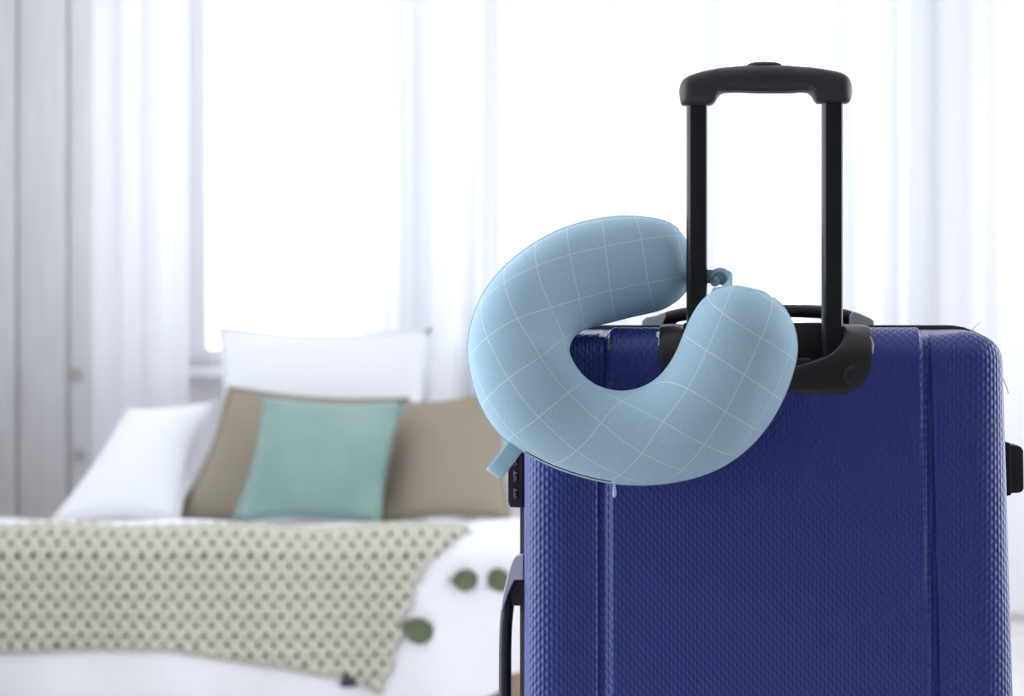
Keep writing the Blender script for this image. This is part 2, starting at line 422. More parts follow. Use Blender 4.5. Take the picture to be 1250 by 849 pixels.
# white bedcover draped over the bed
def hem(x):
    px = x / YF * F + IW/2
    return interp([(-900, 0.012), (560, 0.012), (592, 0.02), (612, 0.035), (622, 0.07), (645, 0.08), (760, 0.08)], px)
vs, fs = [], []
NX = 130; TT = [-0.95 + 0.95*i/16 for i in range(17)] + [RR*PI/2*i/6 for i in range(1, 7)]
NH = 14
rows = len(TT) + NH
for i in range(NX+1):
    x = BX0 + (BX1 - BX0) * i / NX
    for t in TT: vs.append(bed_surf(x, t))
    tl = RR*PI/2 + (ZT - RR - hem(x))
    for k in range(1, NH+1): vs.append(bed_surf(x, RR*PI/2 + (tl - RR*PI/2) * k / NH))
for i in range(NX):
    for k in range(rows-1):
        a = i*rows + k; fs.append([a, a+1, a+rows+1, a+rows])
cover = tag(mesh('bedcover', vs, fs, M_WHITE, loc=(-0.8, 5.05, 0.36)), 'white cotton bedcover hanging down the front of the low bed', 'bedcover')

# knitted throw over the front edge
throw = thing('knitted_throw', (-0.6, 5.05, 0.36), 'pale sage open knit throw hanging over the front of the bed', 'throw')
PXM = F / 5.03
def px_of(x): return x * PXM + IW/2
T0 = RR*PI/2
def t_of_py(py): return T0 + (ZT - RR) - (ZC - (py - YH) / PXM)
hem_pts = [(-300, 800), (0, 797), (60, 795), (120, 793), (200, 791), (250, 799), (300, 808), (360, 817), (420, 829), (470, 850), (600, 880)]
edge_pts = [(-100, 585), (648, 578), (665, 556), (690, 521), (730, 503), (775, 489), (849, 464), (900, 450)]
def in_throw(x, t, slack=0.0):
    if t < -0.045 - 0.02*math.sin(3.1*x + 1): return False
    px = px_of(x)
    if px < -110: return False
    if t <= 0: return px < 578 + 25*math.sin(t*9)
    py = YH + (ZC - bed_surf(x, t).z) * PXM
    return py < interp(hem_pts, px) + slack and px < interp(edge_pts, py) + slack
# added dark sheet below the stitches, in place of shade in the holes
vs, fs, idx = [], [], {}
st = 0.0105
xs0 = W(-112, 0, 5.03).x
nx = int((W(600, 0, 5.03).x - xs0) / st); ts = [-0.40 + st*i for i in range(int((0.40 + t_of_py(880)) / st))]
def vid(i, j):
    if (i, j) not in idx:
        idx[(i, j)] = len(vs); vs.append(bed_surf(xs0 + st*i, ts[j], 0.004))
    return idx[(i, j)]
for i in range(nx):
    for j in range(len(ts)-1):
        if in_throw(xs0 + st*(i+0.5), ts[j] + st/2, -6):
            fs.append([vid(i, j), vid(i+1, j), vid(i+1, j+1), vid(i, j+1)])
o = mesh('hole_shade_sheet', vs, fs, M_HOLE_SHADE, throw); 
# two crossing families of thick yarn
ca, cb = 19.0 / PXM, 12.0 / PXM               # hole lattice: width, row pitch
def strand(fam, c):
    """polyline in (x,t): x = c + fam*t*(ca/2)/cb"""
    out, cur = [], []
    t = -0.40
    while t < t_of_py(880):
        x = c + fam * t * (ca/2) / cb
        if in_throw(x, t):
            ph = (2*x/ca + t/cb) if fam > 0 else (2*x/ca - t/cb)
            ph = (x / ca * 2 * PI) if fam > 0 else (x / ca * 2 * PI + PI)
            cur.append(bed_surf(x, t, 0.0095 + 0.0036*math.sin(ph)))
        else:
            if len(cur) > 3: out.append(cur)
            cur = []
        t += 4.0 / PXM
    if len(cur) > 3: out.append(cur)
    return out
parts = []
span = t_of_py(880) * (ca/2) / cb + 0.5
for fam in (1, -1):
    c = xs0 - span; n = 0
    while c < W(600, 0, 5.03).x + span:
        for pl in strand(fam, c + (0.25*ca if fam > 0 else -0.25*ca)):
            parts.append(sweep(pl, (0.0097, 0.0048), 6, up=Vector((0, -1, 0.4))))
        c += ca; n += 1
v, f = merge(parts)
o = mesh('knit', v, f, M_KNIT, throw); o['kind'] = 'stuff'
# hem cord along the lower and side edge
hp = []
for px in range(-100, 466, 6):
    hp.append(bed_surf((px - IW/2)/PXM, t_of_py(interp(hem_pts, px)), 0.006))
v, f = sweep(hp, 0.006, 6); mesh('hem_cord', v, f, M_KNIT, throw)
p = bed_surf((424-IW/2)/PXM, t_of_py(831), 0.008)
box('sewn_tag', (p.x-0.016, p.y-0.006, p.z-0.016), (p.x+0.016, p.y, p.z+0.012), M_TAG, throw, bevel=0.003, seg=1)

# cushions ----------------------------------------------------------------
def cushion(name, c, thick, mat, label, group=None, seed=0, welt=None, n=22):
    """c: TL TR BR BL corner points (px,py,Y)"""
    r = random.Random(seed)
    TL, TR, BR, BL = [W(*q) for q in c]
    nrm = (TR - TL).cross(BL - TL).normalized()
    if nrm.y > 0: nrm = -nrm
    ph = [r.uniform(0, 6) for _ in range(4)]
    vs, fs = [], []
    def pt(u, v, side):
        # edges pulled in between the corners
        uu = u + (0.5 - u) * 0.10 * (1 - abs(2*u-1)) * 0 ; 
        eu = 0.045 * math.sin(PI*v) * (1 - 2*u) * abs(1-2*u)
        ev = 0.045 * math.sin(PI*u) * (1 - 2*v) * abs(1-2*v)
        u2, v2 = u + eu, v + ev
        p = (TL*(1-u2) + TR*u2)*(1-v2) + (BL*(1-u2) + BR*u2)*v2
        e = max(0.0, (1 - abs(2*u-1)**2.4)) ** 0.55 * max(0.0, (1 - abs(2*v-1)**2.4)) ** 0.55
        w = 1 + 0.07*math.sin(5*u + ph[0])*math.sin(4*v + ph[1])
        return p + nrm * (side * thick/2 * e * w)
    for side in (1, -1):
        for j in range(n+1):
            for i in range(n+1): vs.append(pt(i/n, j/n, side))
    m = (n+1)**2
    for s in (0, 1):
        for j in range(n):
            for i in range(n):
                a = s*m + j*(n+1) + i; q = [a, a+n+1, a+n+2, a+1]
                fs.append(q if s == 0 else q[::-1])
    base = (BL + BR) / 2
    o = fix(mesh(name, vs, fs, mat, loc=base))
    o['_w'] = list(base)
    loop = [pt(i/n, 0, 0) for i in range(n)] + [pt(1, i/n, 0) for i in range(n)] + [pt(1-i/n, 1, 0) for i in range(n)] + [pt(0, 1-i/n, 0) for i in range(n)]
    v, f = sweep(loop, 0.0035, 6, up=nrm, closed=True)
    w_ = mesh('welt', v, f, welt or mat, o)
    return tag(o, label, 'cushion' if 'pillow' not in name else 'pillow', group)
def on_bed(px, Y):
    x = (px - IW/2) / F * Y; z = top_z(x, Y) + 0.003
    return (px, YH + (ZC - z) / Y * F, Y)
cushion('bed_pillow', [(157, 499, 6.06), (262, 490, 6.10), on_bed(218, 5.60), on_bed(62, 5.60)], 0.09, M_WHITE2, 'white bed pillow slumped back beside the half hidden taupe cushion', seed=2)
cushion('bed_pillow', [(266, 398, 6.10), (528, 399, 6.10), on_bed(520, 5.93), on_bed(262, 5.93)], 0.10, M_WHITE2, 'white bed pillow standing upright behind the taupe and teal cushions', seed=4)
cushion('linen_cushion', [(280, 472, 5.93), (500, 486, 5.95), on_bed(488, 5.72), on_bed(208, 5.69)], 0.08, M_BEIGE, 'taupe linen cushion leaning half hidden behind the teal cushion', seed=5)
cushion('linen_cushion', [(484, 492, 5.84), (614, 474, 5.82), on_bed(622, 5.57), on_bed(462, 5.60)], 0.09, M_BEIGE2, 'taupe linen cushion beside the teal cushion, next to the suitcase', seed=6)
cushion('velvet_cushion', [(322, 484, 5.72), (493, 490, 5.70), on_bed(464, 5.46), on_bed(284, 5.47)], 0.08, M_TEAL, 'sage teal velvet cushion leaning on the taupe cushions', seed=9)

# eucalyptus leaves on the hanging bedcover --------------------------------
def leaf(px, py, wpx, hpx, rot, label, tilt):
    x = (px - IW/2) / PXM; s = bed_surf(x, t_of_py(py), 0.0)
    c = Vector((s.x, s.y - 0.012, ZC - (py - YH)/PXM))
    o = thing('eucalyptus_leaf', c, label, 'leaf', None)
    vs, fs = [], []; n = 20; R_ = 5
    for th in (0.0012, -0.0012):
        vs.append(c + Vector((0, -0.004 - th, 0)))
        for r in range(1, R_+1):
            for k in range(n):
                a = 2*PI*k/n; q = r/R_
                rx = wpx/PXM/2*q*math.cos(a); rz = hpx/PXM/2*q*math.sin(a)
                if math.cos(a) < -0.9: rx *= 1.10
                dy = -0.004*(1-q*q) + 0.006*q*q*math.cos(2*a) + tilt*rx
                vs.append(c + Vector((rx*math.cos(rot) - rz*math.sin(rot), dy - th, rx*math.sin(rot) + rz*math.cos(rot))))
    m = 1 + n*R_
    for s_ in (0, 1):
        b = s_*m
        for k in range(n):
            q = [b, b+1+k, b+1+(k+1) % n]; fs.append(q)
            for r in range(R_-1):
                fs.append([b+1+r*n+k, b+1+(r+1)*n+k, b+1+(r+1)*n+(k+1) % n, b+1+r*n+(k+1) % n])
    for k in range(n):
        a = 1+(R_-1)*n+k; b2 = 1+(R_-1)*n+(k+1) % n; fs.append([a, b2, b2+m, a+m])
    fix(mesh('leaf_blade', vs, fs, M_LEAF, o))
    d = Vector((-math.cos(rot), 0, -math.sin(rot)))
    p0 = c + d*(wpx/PXM/2*0.95); p1 = p0 + d*0.016 + Vector((0, 0.008, 0.004))
    v, f = sweep([p0, (p0+p1)/2 + Vector((0, -0.001, 0.001)), p1], 0.0016, 6); mesh('leaf_stalk', v, f, M_LEAF, o)
leaf(568, 708, 30, 27, 0.1, 'round green leaf on the white bedcover, clear of both throw and suitcase', 0.2)
leaf(609, 708, 27, 31, 0.6, 'round green leaf on the white bedcover, tucked against the suitcase side handle', -0.3)
leaf(511, 770, 37, 32, -0.35, 'largest round green leaf on the white bedcover, touching the edge of the throw', 0.1)

# ------------------------------------------------------------------ suitcase
SM = 0.000767                       # metres per photo pixel on the case front
D0 = F * SM                         # distance of the case front
AL = math.radians(4.5)
UX = Vector((math.cos(AL), -math.sin(AL), 0)); NX_ = Vector((math.sin(AL), math.cos(AL), 0))
O0 = Vector(((937 - IW/2) / F * D0, D0, 0)); ON = O0.dot(NX_); OU = O0.dot(UX)
def P(px, py, w):
    """point on the photo ray through a pixel, w metres behind the case front plane"""
    r = Vector(((px - IW/2) / F, 1, -(py - YH) / F)); t = (w + ON) / r.dot(NX_)
    q = r * t; return Vector((q.x, q.y, q.z + ZC))
def toL(px, py, w):
    q = P(px, py, w); return (q.dot(UX) - OU, w, q.z)
def L2W(u, w, z):
    return UX * (u + OU) + NX_ * (w + ON) + Vector((0, 0, z))

case = thing('suitcase', L2W(0, 0.13, 0), 'blue hard-shell suitcase with raised black trolley handle', 'suitcase')
A_, B_, DD, DRAFT = 36*SM, 0.027, 0.115, 0.008
DRAFTZ = 0.002
AX = 46*SM                          # wider rounding towards the flanks
UL = toL(641.5, 600, B_)[0]
ur0 = toL(1225, 480, B_); ur1 = toL(1236, 849, B_)
Z1 = toL(900, 401.5, DD)[2] - DRAFTZ
Z0 = 0.06
def UR(z): return ur0[0] + (ur1[0] - ur0[0]) * (z - ur0[2]) / (ur1[2] - ur0[2])
ZC0 = Z1 - A_; ARC = PI/2 * (A_ + B_) / 2
zref = toL(900, 600, 0)[2]
def t_of_px(px):
    u = toL(px, 600, 0)[0]; return (u - UL - AX) / (UR(zref) - UL - 2*AX)
def u_of_t(t, z): return UL + AX + t * (UR(z) - UL - 2*AX)
GRV = [(690, 0), (712, -0.0022), (727, -0.0024), (728.8, -0.0014), (730.5, -0.0020), (733, -0.0042), (736, -0.0042), (737.5, -0.0038), (747.5, 0.0034), (750, 0.0040), (756, 0.0038),
       (1119, 0.0038), (1124.5, 0.0040), (1127, 0.0034), (1135.5, -0.0038), (1137, -0.0042), (1139.5, -0.0042), (1141.5, -0.0020), (1143, -0.0014), (1145, -0.0024), (1160, -0.0022), (1178, 0)]
GT = [(t_of_px(p), g) for p, g in GRV]
def groove(t): return interp(GT, t)

def shell(name, front, depth, w0, cut=None, mat=M_BLUE):
    """front=True: opens to +w (seam at w0+depth); False: mirrored, seam at w0"""
    if front:
        cols = [t_of_px(p) for p in [690, 705, 718, 725] + [726 + 1.25*i for i in range(21)] + [756, 775, 790, 798] + list(range(802, 1068, 4)) + [1075, 1090, 1110, 1120] + [1123 + 1.1*i for i in range(21)] + [1150, 1165, 1180, 1192]]
        zz = [ZC0 - 0.003*i for i in range(16)]
    else:
        cols = [t_of_px(p) for p in range(690, 1190, 25)]; zz = [ZC0 - 0.01*i for i in range(4)]
    cols = [0.0] + [c for c in cols if 0.004 < c < 0.996] + [1.0]
    zz = zz + [zz[-1] - (zz[-1] - Z0 - A_) * (i/24) for i in range(1, 25)]
    zz[-1] = Z0 + A_
    def wmap(w): return w0 + w if front else w0 + depth - w
    vs, uv, fs, tagv = [], [], [], []
    nc, nr = len(cols), len(zz)
    gg = groove if front else (lambda t: 0.0)
    for j, z in enumerate(zz):
        for i, t in enumerate(cols):
            u = u_of_t(t, z)
            vs.append(L2W(u, wmap(-gg(t)), z)); uv.append((u, z)); tagv.append((u, z))
    for j in range(nr-1):
        for i in range(nc-1):
            a = j*nc + i; fs.append([a, a+1, a+nc+1, a+nc])
    # boundary loop: (grid index, direction list)
    loop = []
    K = 8
    def add(i, j, dx, dz): loop.append((i, j, dx, dz))
    for i in range(nc): add(i, 0, 0, 1)
    for k in range(1, K): a = PI/2*k/K; add(nc-1, 0, math.sin(a), math.cos(a))
    for j in range(nr): add(nc-1, j, 1, 0)
    for k in range(1, K): a = PI/2*k/K; add(nc-1, nr-1, math.cos(a), -math.sin(a))
    for i in range(nc-1, -1, -1): add(i, nr-1, 0, -1)
    for k in range(1, K): a = PI/2*k/K; add(0, nr-1, -math.sin(a), -math.cos(a))
    for j in range(nr-1, -1, -1): add(0, j, -1, 0)
    for k in range(1, K): a = PI/2*k/K; add(0, 0, -math.cos(a), math.sin(a))
    n = len(loop)
    NR = 10; rings = []
    steps = [(PI/2*q/NR, 0.0) for q in range(1, NR+1)] + [(PI/2, f) for f in (0.12, 0.3, 0.55, 0.8, 1.0)]
    prev = [j*nc + i for (i, j, _, _) in loop]
    for ph, fr in steps:
        cur = []
        for (i, j, dx, dz) in loop:
            t, z = cols[i], zz[j]; u = u_of_t(t, z); g = gg(t) if abs(dz) > 0.99 else 0.0
            r = A_*math.sin(ph) + g*math.sin(ph)*(1 - fr)
            rx, rz = r + (AX - A_)*math.sin(ph) + DRAFT*fr, r + DRAFTZ*fr
            w = B_*(1-math.cos(ph)) - g*math.cos(ph) + (depth - B_)*fr
            s = ARC*ph/(PI/2) + (depth - B_)*fr
            vs.append(L2W(u + dx*rx, wmap(w), z + dz*rz)); uv.append((u + dx*s, z + dz*s)); tagv.append((u + dx*s, z + dz*s))
            cur.append(len(vs)-1)
        for k in range(n):
            a, b = prev[k], prev[(k+1) % n]; c, d = cur[(k+1) % n], cur[k]
            q = [a, b, c, d] if a != b else [a, c, d]
            fs.append(q)
        prev = cur
    if cut:
        fs = [q for q in fs if not cut(sum(tagv[i][0] for i in q)/len(q), sum(tagv[i][1] for i in q)/len(q))]
    o = mesh(name, vs, fs, mat, case, uvs=uv)
    bm = bmesh.new(); bm.from_mesh(o.data); bmesh.ops.recalc_face_normals(bm, faces=bm.faces)
    bm.to_mesh(o.data); bm.free()
    sol = o.modifiers.new('wall', 'SOLIDIFY'); sol.thickness = 0.0015; sol.offset = -1
    return o, [vs[i] for i in prev]

# trolley recess outline in the unrolled front (u, s)
UCT = toL(934, 450, 0)[0]
def s_of_py(py):
    z = toL(934, py, 0)[2]
    if z <= ZC0: return z
    q = min(1.0, (z - ZC0) / A_); return ZC0 + math.asin(q) / (PI/2) * ARC
S_TOP = ZC0 + ARC
def Sfun(u, s, off):
    if s <= ZC0: return L2W(u, -off, s)
    if s <= S_TOP:
        ph = (s - ZC0) / ARC * PI/2
        return L2W(u, B_*(1-math.cos(ph)) - off*math.cos(ph), ZC0 + (A_ + off)*math.sin(ph))
    d = s - S_TOP
    return L2W(u, B_ + d, Z1 + off + DRAFTZ * d / (DD - B_))
S_END = S_TOP + DD - B_
outer_h = [(934, 478), (975, 478.5), (1005, 480), (1022, 480.5), (1035, 478.5), (1046, 473), (1054, 464), (1060, 452), (1063, 438), (1063.5, 426), (1063, 418)]
inner_h = [(934, 452), (955, 450), (975, 446.5), (992, 441.5), (1006, 437), (1016, 432), (1023, 426), (1028, 419.5), (1031, 414), (1032.5, 411), (1033, 408)]
def half(lst):
    out = [((p - 934) * SM, s_of_py(y)) for p, y in catmull(lst, 3)]
    k0 = out[-1]
    for q in range(1, 9):
        out.append((k0[0] + 0.0005*q/8, k0[1] + (S_END - k0[1]) * q / 8))
    return out
oh, ih = half(outer_h), half(inner_h)
o_full = [(-a, b) for a, b in oh[::-1]] + oh[1:]
i_full = [(-a, b) for a, b in ih[::-1]] + ih[1:]
bot = min(b for a, b in oh)
def cutfn(u, s):
    du = abs(u - UCT)
    # inside the outer outline, pulled in 4 px
    best = None
    for (a0, b0), (a1, b1) in zip(oh, oh[1:]):
        pass
    lim_u = 129*SM - 0.004
    if du > lim_u or s < bot + 0.004: return False
    # rounded lower corner
    cx, cs, rr = 129*SM - 34*SM, bot + 34*SM, 34*SM - 0.004
    if du > cx and s < cs: return (du - cx)**2 + (s - cs)**2 < rr*rr
    return True
front_shell, rim = shell('front_shell', True, DD, 0.0, cutfn)
back_shell, rim2 = shell('back_shell', False, 0.13, DD + 0.010)
# black seam trim with two beads
cen = sum(rim, Vector()) / len(rim)
def loop_off(pts, d, w):
    out = []
    n = len(pts)
    for i, p in enumerate(pts):
        tan = (pts[(i+1) % n] - pts[i-1])
        if tan.length < 1e-7: tan = pts[(i+2) % n] - pts[i-2]
        nn = NX_.cross(tan).normalized()
        if nn.dot(p - cen) < 0: nn = -nn
        cor = max(0.0, 1 - 3.2*abs(nn.z*nn.dot(UX)))
        if nn.dot(UX) > 0.3: cor *= 0.45
        out.append(p + nn*(min(d, 0.0005) + max(0.0, d - 0.0005)*cor) + NX_*w)
    return out
prof = [(-0.004, -0.002), (0.0030, -0.002), (0.0040, 0.0005), (0.0034, 0.0030), (0.0022, 0.0050), (0.0034, 0.0070), (0.0040, 0.0095), (0.0030, 0.012), (-0.004, 0.012)]
vs, fs = [], []
for d, w in prof: vs += loop_off(rim, d, w)
n = len(rim)
for a in range(len(prof)-1):
    for k in range(n): fs.append([a*n + k, a*n + (k+1) % n, (a+1)*n + (k+1) % n, (a+1)*n + k])
fix(mesh('seam_trim', vs, fs, M_RUB, case))

# trolley cup: bezel + trough
vs, fs = [], []
NB = 5
m = len(o_full)
for (oa, ob), (ia, ib) in zip(o_full, i_full):
    col = [Sfun(UCT + oa, ob, -0.003), Sfun(UCT + oa, ob, 0.0042)]
    for q in range(NB+1):
        f_ = 0.03 + 0.94*q/NB
        col.append(Sfun(UCT + oa + (ia-oa)*f_, ob + (ib-ob)*f_, 0.0048 + 0.0006*math.sin(PI*f_)))
    pin = Sfun(UCT + ia, ib, 0.0042); col.append(pin)
    wq = pin.dot(NX_) - ON
    wb = 0.062
    for q in (0.1, 0.5, 1.0): col.append(pin + NX_ * (max(0, wb - wq) * q))
    vs += col
h_ = NB + 7 - 1 + 0
h_ = len(vs) // m
for i in range(m-1):
    for k in range(h_-1):
        a = i*h_ + k; fs.append([a, a+1, a+h_+1, a+h_])
cup = fix(mesh('trolley_recess', vs, fs, M_PLAST, case))
# rear wall of the recess and the black deck behind it
zb = toL(934, 393.5, 0.062)[2]
uw = 100*SM
box('recess_rear_wall', (UCT - uw, 0.0605, Z1 - 0.06), (UCT + uw, 0.072, zb), M_PLAST, case, bevel=0.002, axes=L2W)
box('top_deck', (UCT - 127*SM, 0.068, Z1 - 0.008), (UCT + 127*SM, DD - 0.002, Z1 + 0.0045), M_PLAST, case, bevel=0.002, axes=L2W)
za = toL(960, 437, 0.04)[2]
box('recess_ledge', (UCT - 58*SM, 0.034, za - 0.03), (UCT + 58*SM, 0.062, za), M_PLAST, case, bevel=0.0015, axes=L2W)
box('recess_floor', (UCT - 99*SM, 0.006, Z1 - 0.060), (UCT + 99*SM, 0.062, toL(960, 452, 0.03)[2]), M_PLAST, case, bevel=0.001, axes=L2W)
# rivets
for sx in (1, -1):
    cu_, cs_ = UCT + sx*103*SM, s_of_py(456)
    vs, fs = [], []; nn = 24
    rr_ = [(1.0, 0.003), (1.0, 0.0066), (0.95, 0.0078), (0.80, 0.0078), (0.72, 0.0054), (0.3, 0.0062), (0.0, 0.0068)]
    for fct, off in rr_:
        for k in range(nn):
            a = 2*PI*k/nn; ex, ey = 9.5*SM*fct*math.cos(a), 12.5*SM*fct*math.sin(a)
            rt = -0.5*sx; vs.append(Sfun(cu_ + ex*math.cos(rt) - ey*math.sin(rt), cs_ + ex*math.sin(rt) + ey*math.cos(rt), off))
    for q in range(len(rr_)-1):
        for k in range(nn): fs.append([q*nn+k, q*nn+(k+1) % nn, (q+1)*nn+(k+1) % nn, (q+1)*nn+k])
    fix(mesh('rivet', vs, fs, M_PLAST, case))
# chipped pale edges beside the recess
def flake(pts):
    vs = [Sfun(toL(x, 450, 0)[0], s_of_py(y), 0.0044) for x, y in pts] + [Sfun(toL(x, 450, 0)[0], s_of_py(y), 0.001) for x, y in pts]
    n = len(pts); fs = [list(range(n)), list(range(2*n-1, n-1, -1))] + [[i, (i+1) % n, n+(i+1) % n, n+i] for i in range(n)]
    fix(mesh('chipped_edge', vs, fs, M_CHIP, case, smooth=False))
flake([(801, 410), (805, 409), (805, 423), (803, 424), (804, 417), (801, 414)])
flake([(1062.5, 414), (1065, 417), (1067, 424), (1065.5, 433), (1064, 427), (1065, 422)])

# trolley tubes
WP = 0.031
ztop_l = toL(850, 122, WP)[2]
for pc in (850.7, 1015.7):
    uc = toL(pc, 250, WP)[0]
    zlo = toL(pc, 470, WP)[2]; hw, hd, ch = 12.9*SM, 0.0075, 0.0032
    prof = [(-hw, -hd+ch*1.25), (-hw+ch*0.5, -hd+ch*0.5), (-hw+ch*1.15, -hd), (-hw+ch*1.5, -hd-0.0002), (hw-ch*0.7, -hd-0.0002), (hw-ch*0.4, -hd), (hw, -hd+ch*0.7), (hw, hd-ch), (hw-ch, hd), (-hw+ch, hd), (-hw, hd-ch)]
    vs = [L2W(uc+a, WP+b, z) for z in (zlo, ztop_l) for a, b in prof]; n = len(prof)
    fs = [[i, (i+1) % n, n+(i+1) % n, n+i] for i in range(n)] + [list(range(n))[::-1], list(range(n, 2*n))]
    o = fix(mesh('trolley_tube', vs, fs, M_POLE, case, smooth=False))
    bv = o.modifiers.new('edge', 'BEVEL'); bv.width = 0.0004; bv.segments = 2; bv.limit_method = 'ANGLE'
    # collar where the tube leaves the recess
    ut = toL(pc, 436, WP)[2]
    box('tube_collar', (uc-hw-0.0035, WP-hd-0.004, ut-0.028), (uc+hw+0.0035, WP+hd+0.004, ut-0.001), M_PLAST, case, bevel=0.0015, axes=L2W)

# grip
top = [(829, 112), (829.6, 106), (831, 102), (834, 97.5), (839, 94), (846, 91), (860, 87), (880, 83.2), (905, 80.3), (934, 79.2), (962, 80), (990, 82.6), (1012, 86), (1024, 88.4), (1032, 92), (1036.5, 96.5), (1039, 102), (1040, 108), (1040.3, 112)]
botm = [(829, 113), (829.5, 118), (830.5, 125), (832, 128.4), (835, 129.2), (866, 128.8), (870, 127.6), (873, 124.5), (876, 119), (879.5, 115), (885, 113.4), (900, 113.4), (934, 114.6), (965, 114.2), (980, 113.2), (986, 113.6), (989.5, 116), (992.5, 120.5), (995, 125), (997.5, 126.7), (1033, 126.6), (1036.5, 125.4), (1038.5, 122), (1040.3, 113)]
xs = sorted(set([829.0, 829.5, 830.5, 832, 834, 837, 841, 846, 852, 858, 864, 868, 871, 873, 874.5, 876, 877.5, 879.5, 882, 885] + list(range(890, 984, 6)) + [984, 986, 988, 989.5, 991, 992.5, 994, 996, 998, 1002, 1008, 1014, 1020, 1026, 1030, 1033, 1035.5, 1037.5, 1039, 1039.8, 1040.3]))
vs, fs = [], []; ns = 28
for x in xs:
    ty, by = interp(top, x), interp(botm, x); cy, hh_ = (ty+by)/2, (by-ty)/2
    ed = min(x - 828.8, 1040.5 - x); hd = 0.0165 * min(1.0, math.sqrt(max(0.02, 1 - (1 - min(1, ed/14))**2)))
    u, _, zc_ = toL(x, cy, WP); zt = toL(x, ty, WP)[2] - zc_
    fl = interp([(829, 3.6), (872, 3.4), (884, 2.5), (985, 2.5), (997, 3.4), (1040, 3.6)], x)
    for k in range(ns):
        a = 2*PI*k/ns; c, s = math.cos(a), math.sin(a)
        c = math.copysign(abs(c)**(2/fl), c); s = math.copysign(abs(s)**(2/fl), s)
        vs.append(L2W(u, WP + hd*c, zc_ + zt*s))
for i in range(len(xs)-1):
    for k in range(ns): fs.append([i*ns+k, i*ns+(k+1) % ns, (i+1)*ns+(k+1) % ns, (i+1)*ns+k])
fs += [list(range(ns))[::-1], [(len(xs)-1)*ns + k for k in range(ns)]]
grip = fix(mesh('grip', vs, fs, M_GRIP, case))
# release button on top of the grip
uc, _, zb_ = toL(933, 80.5, WP)
vs, fs = [], []; nn = 28
for fct, dz in [(1.0, -0.004), (1.0, 0.0006), (0.95, 0.0016), (0.82, 0.0028), (0.6, 0.0036), (0.3, 0.004), (0.0, 0.0041)]:
    for k in range(nn):
        a = 2*PI*k/nn; vs.append(L2W(uc + 22*SM*fct*math.cos(a), WP + 0.0085*fct*math.sin(a), zb_ + dz))
for q in range(6):
    for k in range(nn): fs.append([q*nn+k, q*nn+(k+1) % nn, (q+1)*nn+(k+1) % nn, (q+1)*nn+k])
fix(mesh('release_button', vs, fs, M_PLAST, grip))

# carry handle on the top
WC = DD + 0.024
hpts = catmull([(806, 391), (822, 386), (842, 382.5), (880, 380), (934, 379.2), (990, 380), (1012, 382), (1032, 385.5), (1046, 391)], 5)
v, f = sweep([P(x, y, WC) for x, y in hpts], (0.011, 0.0066), 14, power=2.8)
ch = fix(mesh('carry_handle', v, f, M_PLAST, case))
def prism(name, pts, w0, w1, mat, parent, bev=0.0012):
    vs = [P(x, y, (w0+w1)/2) + NX_*d for d in ((w0-w1)/2, (w1-w0)/2) for x, y in pts]; n = len(pts)
    fs = [list(range(n))[::-1], list(range(n, 2*n))] + [[i, (i+1) % n, n+(i+1) % n, n+i] for i in range(n)]
    o = fix(mesh(name, vs, fs, mat, parent, smooth=False))
    if bev:
        b = o.modifiers.new('edge', 'BEVEL'); b.width = bev; b.segments = 2; b.limit_method = 'ANGLE'
    return o
prism('handle_mount', [(783, 403), (784, 391), (789, 387), (803, 384.5), (813, 380), (813, 386), (806, 403)], WC-0.013, WC+0.013, M_GREY, ch)
prism('handle_mount', [(1036, 385), (1041, 379.5), (1050, 383), (1063, 389), (1066, 392), (1066, 403), (1036, 403)], WC-0.013, WC+0.013, M_GREY, ch)
prism('handle_hinge', [(806, 403), (806, 386), (836, 377), (838, 384), (815, 403)], WC-0.008, WC+0.008, M_PLAST, ch)
prism('handle_hinge', [(1024, 403), (1020, 382), (1030, 379), (1041, 383), (1042, 403)], WC-0.008, WC+0.008, M_PLAST, ch)

# side handle on the left flank
WS = DD + 0.010
sp_ = catmull([(631, 700), (624.5, 715), (620, 738), (617.3, 770), (616.6, 810), (616.6, 850), (617.3, 890), (620, 925), (624.5, 948), (631, 963)], 5)
v, f = sweep([P(x, y, WS) for x, y in sp_], (0.0063, 0.010), 14, up=NX_, power=2.8)
sh = fix(mesh('side_handle', v, f, M_PLAST, case))
prism('handle_mount', [(641, 674), (631, 676), (627, 682), (622, 697), (616, 722), (613, 742), (616, 742), (622, 722), (630, 705), (641, 705)], WS-0.024, WS+0.014, M_GREY, sh)
prism('handle_mount', [(641, 989), (631, 987), (627, 981), (622, 966), (616, 941), (613, 921), (616, 921), (622, 941), (630, 958), (641, 958)], WS-0.024, WS+0.014, M_GREY, sh)
prism('handle_hinge', [(643, 704), (627, 704), (624, 720), (626, 737), (643, 737)], WS-0.019, WS+0.010, M_PLAST, sh)
prism('handle_hinge', [(643, 926), (626, 926), (624, 943), (627, 959), (643, 959)], WS-0.019, WS+0.010, M_PLAST, sh)

# combination lock on the left flank
lock = prism('combination_lock', [(641, 548), (625, 549), (623.5, 552), (623.5, 571), (622.3, 573), (622.3, 610), (625, 616.5), (641, 617.5)], DD-0.012, DD+0.036, M_PLAST, case, 0.002)
for yy in (562, 581, 602):
    a = P(629.5, yy-7, DD-0.011); b = P(629.5, yy+7, DD-0.011)
    v, f = sweep([a, a*0.5+b*0.5, b], 0.0028, 14); dl = fix(mesh('dial', v, f, M_POLE, lock))
    for k, (dx, dy) in enumerate([(-1.2, -4), (1.0, -4), (-0.2, 1), (0.6, 4)]):
        c0 = P(629.5+dx, yy+dy, DD-0.0137)
        box('dial_mark', (c0.x-0.0003, c0.y-0.0002, c0.z-0.0006), (c0.x+0.0003, c0.y+0.0006, c0.z+0.0006), M_MARK, dl)
